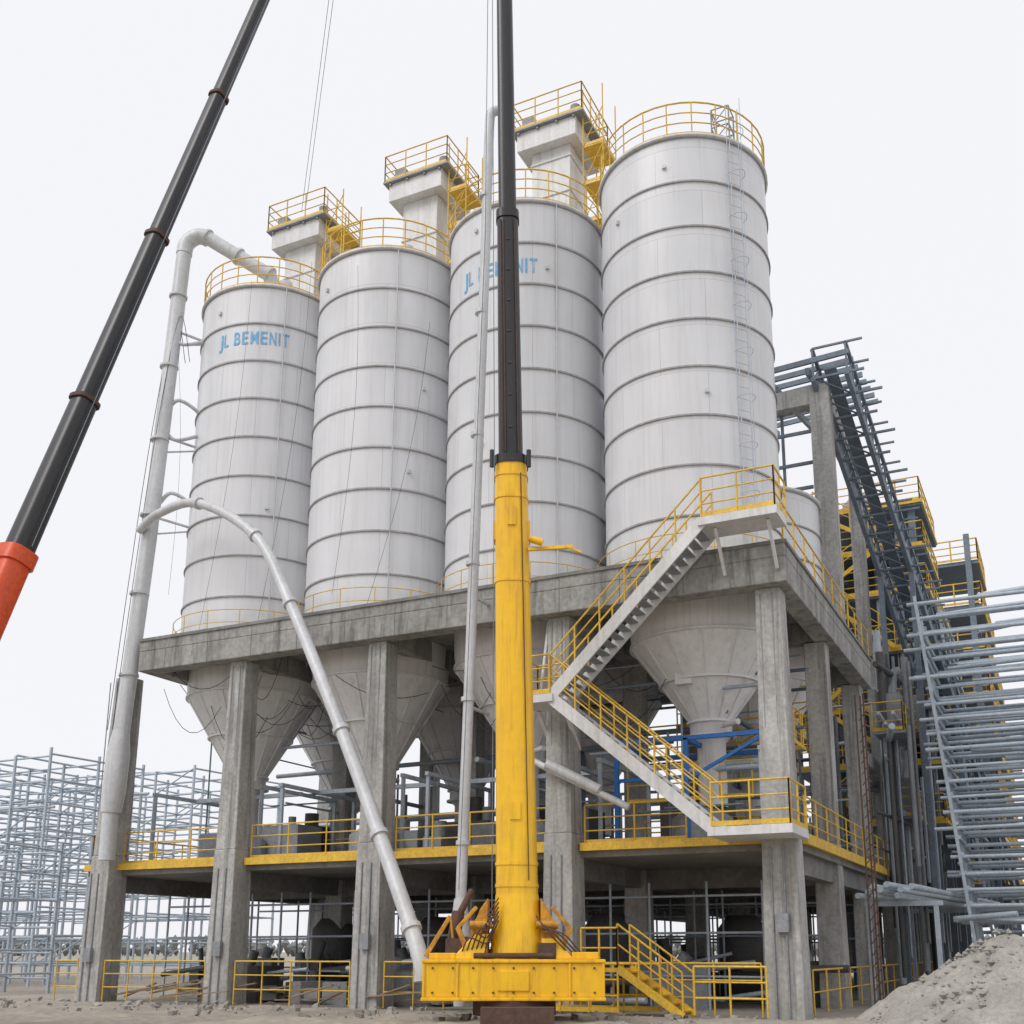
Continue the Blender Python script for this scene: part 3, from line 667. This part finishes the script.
for i in range(30):
    x = R.uniform(-29,-8); y = R.uniform(29.2,34); L = R.uniform(1.5,4); z = R.uniform(.2,1.2); (a,dk)[i%2].tube([(x,y,z),(x+L,y+R.uniform(-.5,.5),z+R.uniform(-.2,.4))],R.uniform(.04,.12),8)
for i in range(5):
    x = R.uniform(-28,-9); y = R.uniform(34,39); dk.lathe((x,y),[(.01,0),(.8,0),(.8,2.4),(.5,2.8),(.01,2.8)],18)
a.obj('scaffold_pipes', M_GAL, gf); b2.obj('stored_machines', M_STL, gf); dk.obj('dark_machines', M_DRK, gf)
hc = root('hanging_cables'); a = MB()
for i in range(38):
    x = R.uniform(-29,-12); y = R.uniform(28.6,33); L = R.uniform(1,4); z = 11.3-R.uniform(0,1.5); sg_ = R.uniform(.4,1.6)
    q2 = (x+L, y+R.uniform(-.5,.5), z-R.uniform(-.5,1.2)); pts = []
    for k2 in range(9):
        t = k2/8; pts.append((x+(q2[0]-x)*t, y+(q2[1]-y)*t, z+(q2[2]-z)*t-4*sg_*t*(1-t)))
    a.tube(pts, .012, 4)
for x0,z0,x1,z1 in ((-25.2,25.7,-26.6,12.3),(-22.5,25.7,-24,12.5),(-20.5,25,-21,13),(-17.5,22,-19.6,12.5),(-28.6,24,-28.1,14)):
    pts = []
    for k2 in range(13):
        t = k2/12; pts.append((x0+(x1-x0)*t+.5*sin(pi*t), 28.35-.2*sin(pi*t), z0+(z1-z0)*t))
    a.tube(pts, .007, 4)
a.obj('cables', M_BLK, hc)
rm = root('rusty_lattice_mast'); a = MB()
for dx, dy in ((0,0),(.22,0),(.11,.2)): a.tube([(-4.9+dx,30.5+dy,0),(-5.0+dx,31+dy,8.6)], .025, 5)
for i in range(28): z = i*.3; a.tube([(-4.9,30.5+.02*i*.6,z),(-4.68,30.5+.02*i*.6,z+.3)], .013, 4)
a.obj('mast', M_RUST, rm)
# ---------------------------------------------------------------- gravel pile
def mound(name, cx, cy, r, h, m, seed):
    a = MB(); n = 120; vs = []
    for j in range(n+1):
        for i in range(n+1):
            x = (i/n*2-1)*r*1.35; y = (j/n*2-1)*r*1.35; d = sqrt(x*x+y*y)/r
            nn = noise.noise(Vector((x*.5+seed,y*.5,0))); th = math.atan2(y, x)
            rill = abs(noise.noise(Vector((cos(th)*4,sin(th)*4,d*1.2))))
            z = h*(1-sqrt(d*d+.012))*(1+.15*nn)-.22*rill*min(1,d*2)+.10*noise.noise(Vector((x*2,y*2,seed)))+.06*noise.noise(Vector((x*6,y*6,seed)))
            vs.append((cx+x, cy+y, max(z,-.15)))
    a.add(vs, [(j*(n+1)+i, j*(n+1)+i+1, (j+1)*(n+1)+i+1, (j+1)*(n+1)+i) for j in range(n) for i in range(n)], True)
    rr = random.Random(seed)
    for q in range(1600):
        th = rr.uniform(0,2*pi); dd = sqrt(rr.random())*r*1.15; x = cx+dd*cos(th); y = cy+dd*sin(th); z = max(0,h*(1-dd/r)-.08); s = rr.choice((.02,.03,.04,.08))*rr.uniform(.6,1.2)
        a.add([(x-s,y,z),(x,y-s,z),(x+s,y,z),(x,y+s,z),(x,y,z+s),(x,y,z-s)],[(0,1,4),(1,2,4),(2,3,4),(3,0,4),(1,0,5),(2,1,5),(3,2,5),(0,3,5)])
    a.obj(name, m)
mound('gravel_pile', -1.5, 27.0, 3.5, 2.2, M_SAND, 5)
rb = root('construction_debris'); a = MB(); b2 = MB(); c2 = MB()
for i in range(420):
    x = R.uniform(-34,-3); y = R.uniform(22.5,27.6); s = R.choice((.03,.04,.06,.10)); ax = [Vector((R.uniform(.5,1),R.uniform(-.4,.4),R.uniform(-.3,.3)))*s, Vector((R.uniform(-.4,.4),R.uniform(.5,1),R.uniform(-.3,.3)))*s, Vector((R.uniform(-.3,.3),R.uniform(-.3,.3),R.uniform(.4,.9)))*s]
    a.frame((x,y,.04+s*.3),*ax)
for i in range(60):
    x = R.uniform(-30,-14); y = R.uniform(27.4,31); th = R.uniform(-.5,.5); L = R.uniform(1,3)
    b2.beam((x,y,.1+R.uniform(0,.4)),(x+L*cos(th),y+L*sin(th)*.3,.1+R.uniform(0,.6)),.12,.04)
for i in range(16):
    x = R.uniform(-30,-14); y = R.uniform(29,31); c2.box((x,y,.3),(R.uniform(.5,1.6),R.uniform(.3,.8),R.uniform(.3,.9)),R.uniform(0,3))
a.obj('stones', M_SAND, rb); b2.obj('planks', M_WOOD, rb); c2.obj('blocks', M_STL, rb)
dt = MB(); rr = random.Random(2)
for i in range(420):
    x = -420+i*1.9; y = 330+rr.uniform(-12,12); h = rr.uniform(3,7); w0 = rr.uniform(2,4)
    for q in range(5):
        cx_ = x+rr.uniform(-w0,w0); cz = rr.uniform(.3,1)*h; s = rr.uniform(.8,2.0)
        dt.add([(cx_-s,y,cz),(cx_,y-s,cz),(cx_+s,y,cz),(cx_,y+s,cz),(cx_,y,cz+s),(cx_,y,cz-s*1.5)],[(0,1,4),(1,2,4),(2,3,4),(3,0,4),(1,0,5),(2,1,5),(3,2,5),(0,3,5)])
dt.obj('distant_trees', M_TREE)
# ---------------------------------------------------------------- world, sun, camera
W_ = bpy.data.worlds.new('World'); S.world = W_; W_.use_nodes = True
N = W_.node_tree.nodes; L = W_.node_tree.links; N.clear()
out = N.new('ShaderNodeOutputWorld'); b1 = N.new('ShaderNodeBackground'); b2 = N.new('ShaderNodeBackground'); mx = N.new('ShaderNodeMixShader')
sk = N.new('ShaderNodeTexSky'); sk.sky_type = 'NISHITA'; sk.sun_disc = False; sk.sun_elevation = radians(48); sk.sun_rotation = radians(205); sk.dust_density = 4
L.new(sk.outputs[0], b1.inputs[0]); b1.inputs[1].default_value = .1
b2.inputs[0].default_value = (.95,.95,.985,1); b2.inputs[1].default_value = 1.02
mx.inputs[0].default_value = .93
L.new(b1.outputs[0], mx.inputs[1]); L.new(b2.outputs[0], mx.inputs[2]); L.new(mx.outputs[0], out.inputs[0])
sd = bpy.data.lights.new('sun','SUN'); sd.energy = 1.5; sd.angle = radians(30); sd.color = (1,.975,.94)
so = bpy.data.objects.new('sun', sd); S.collection.objects.link(so)
el = radians(48); az = radians(205)
dv = Vector((sin(az)*cos(el), cos(az)*cos(el), sin(el)))
so.rotation_euler = dv.to_track_quat('Z','Y').to_euler()
cam = bpy.data.cameras.new('camera'); co = bpy.data.objects.new('camera', cam); S.collection.objects.link(co)
co.location = (0,0,1.6); co.rotation_euler = (radians(90+12.75), 0, AL)
cam.sensor_width = 36; cam.lens = 1109/1024*36; cam.shift_x = -.0273; cam.shift_y = .1846; cam.clip_end = 10000
S.camera = co
S.view_settings.view_transform = 'Standard'; S.view_settings.look = 'None'; S.view_settings.exposure = 0
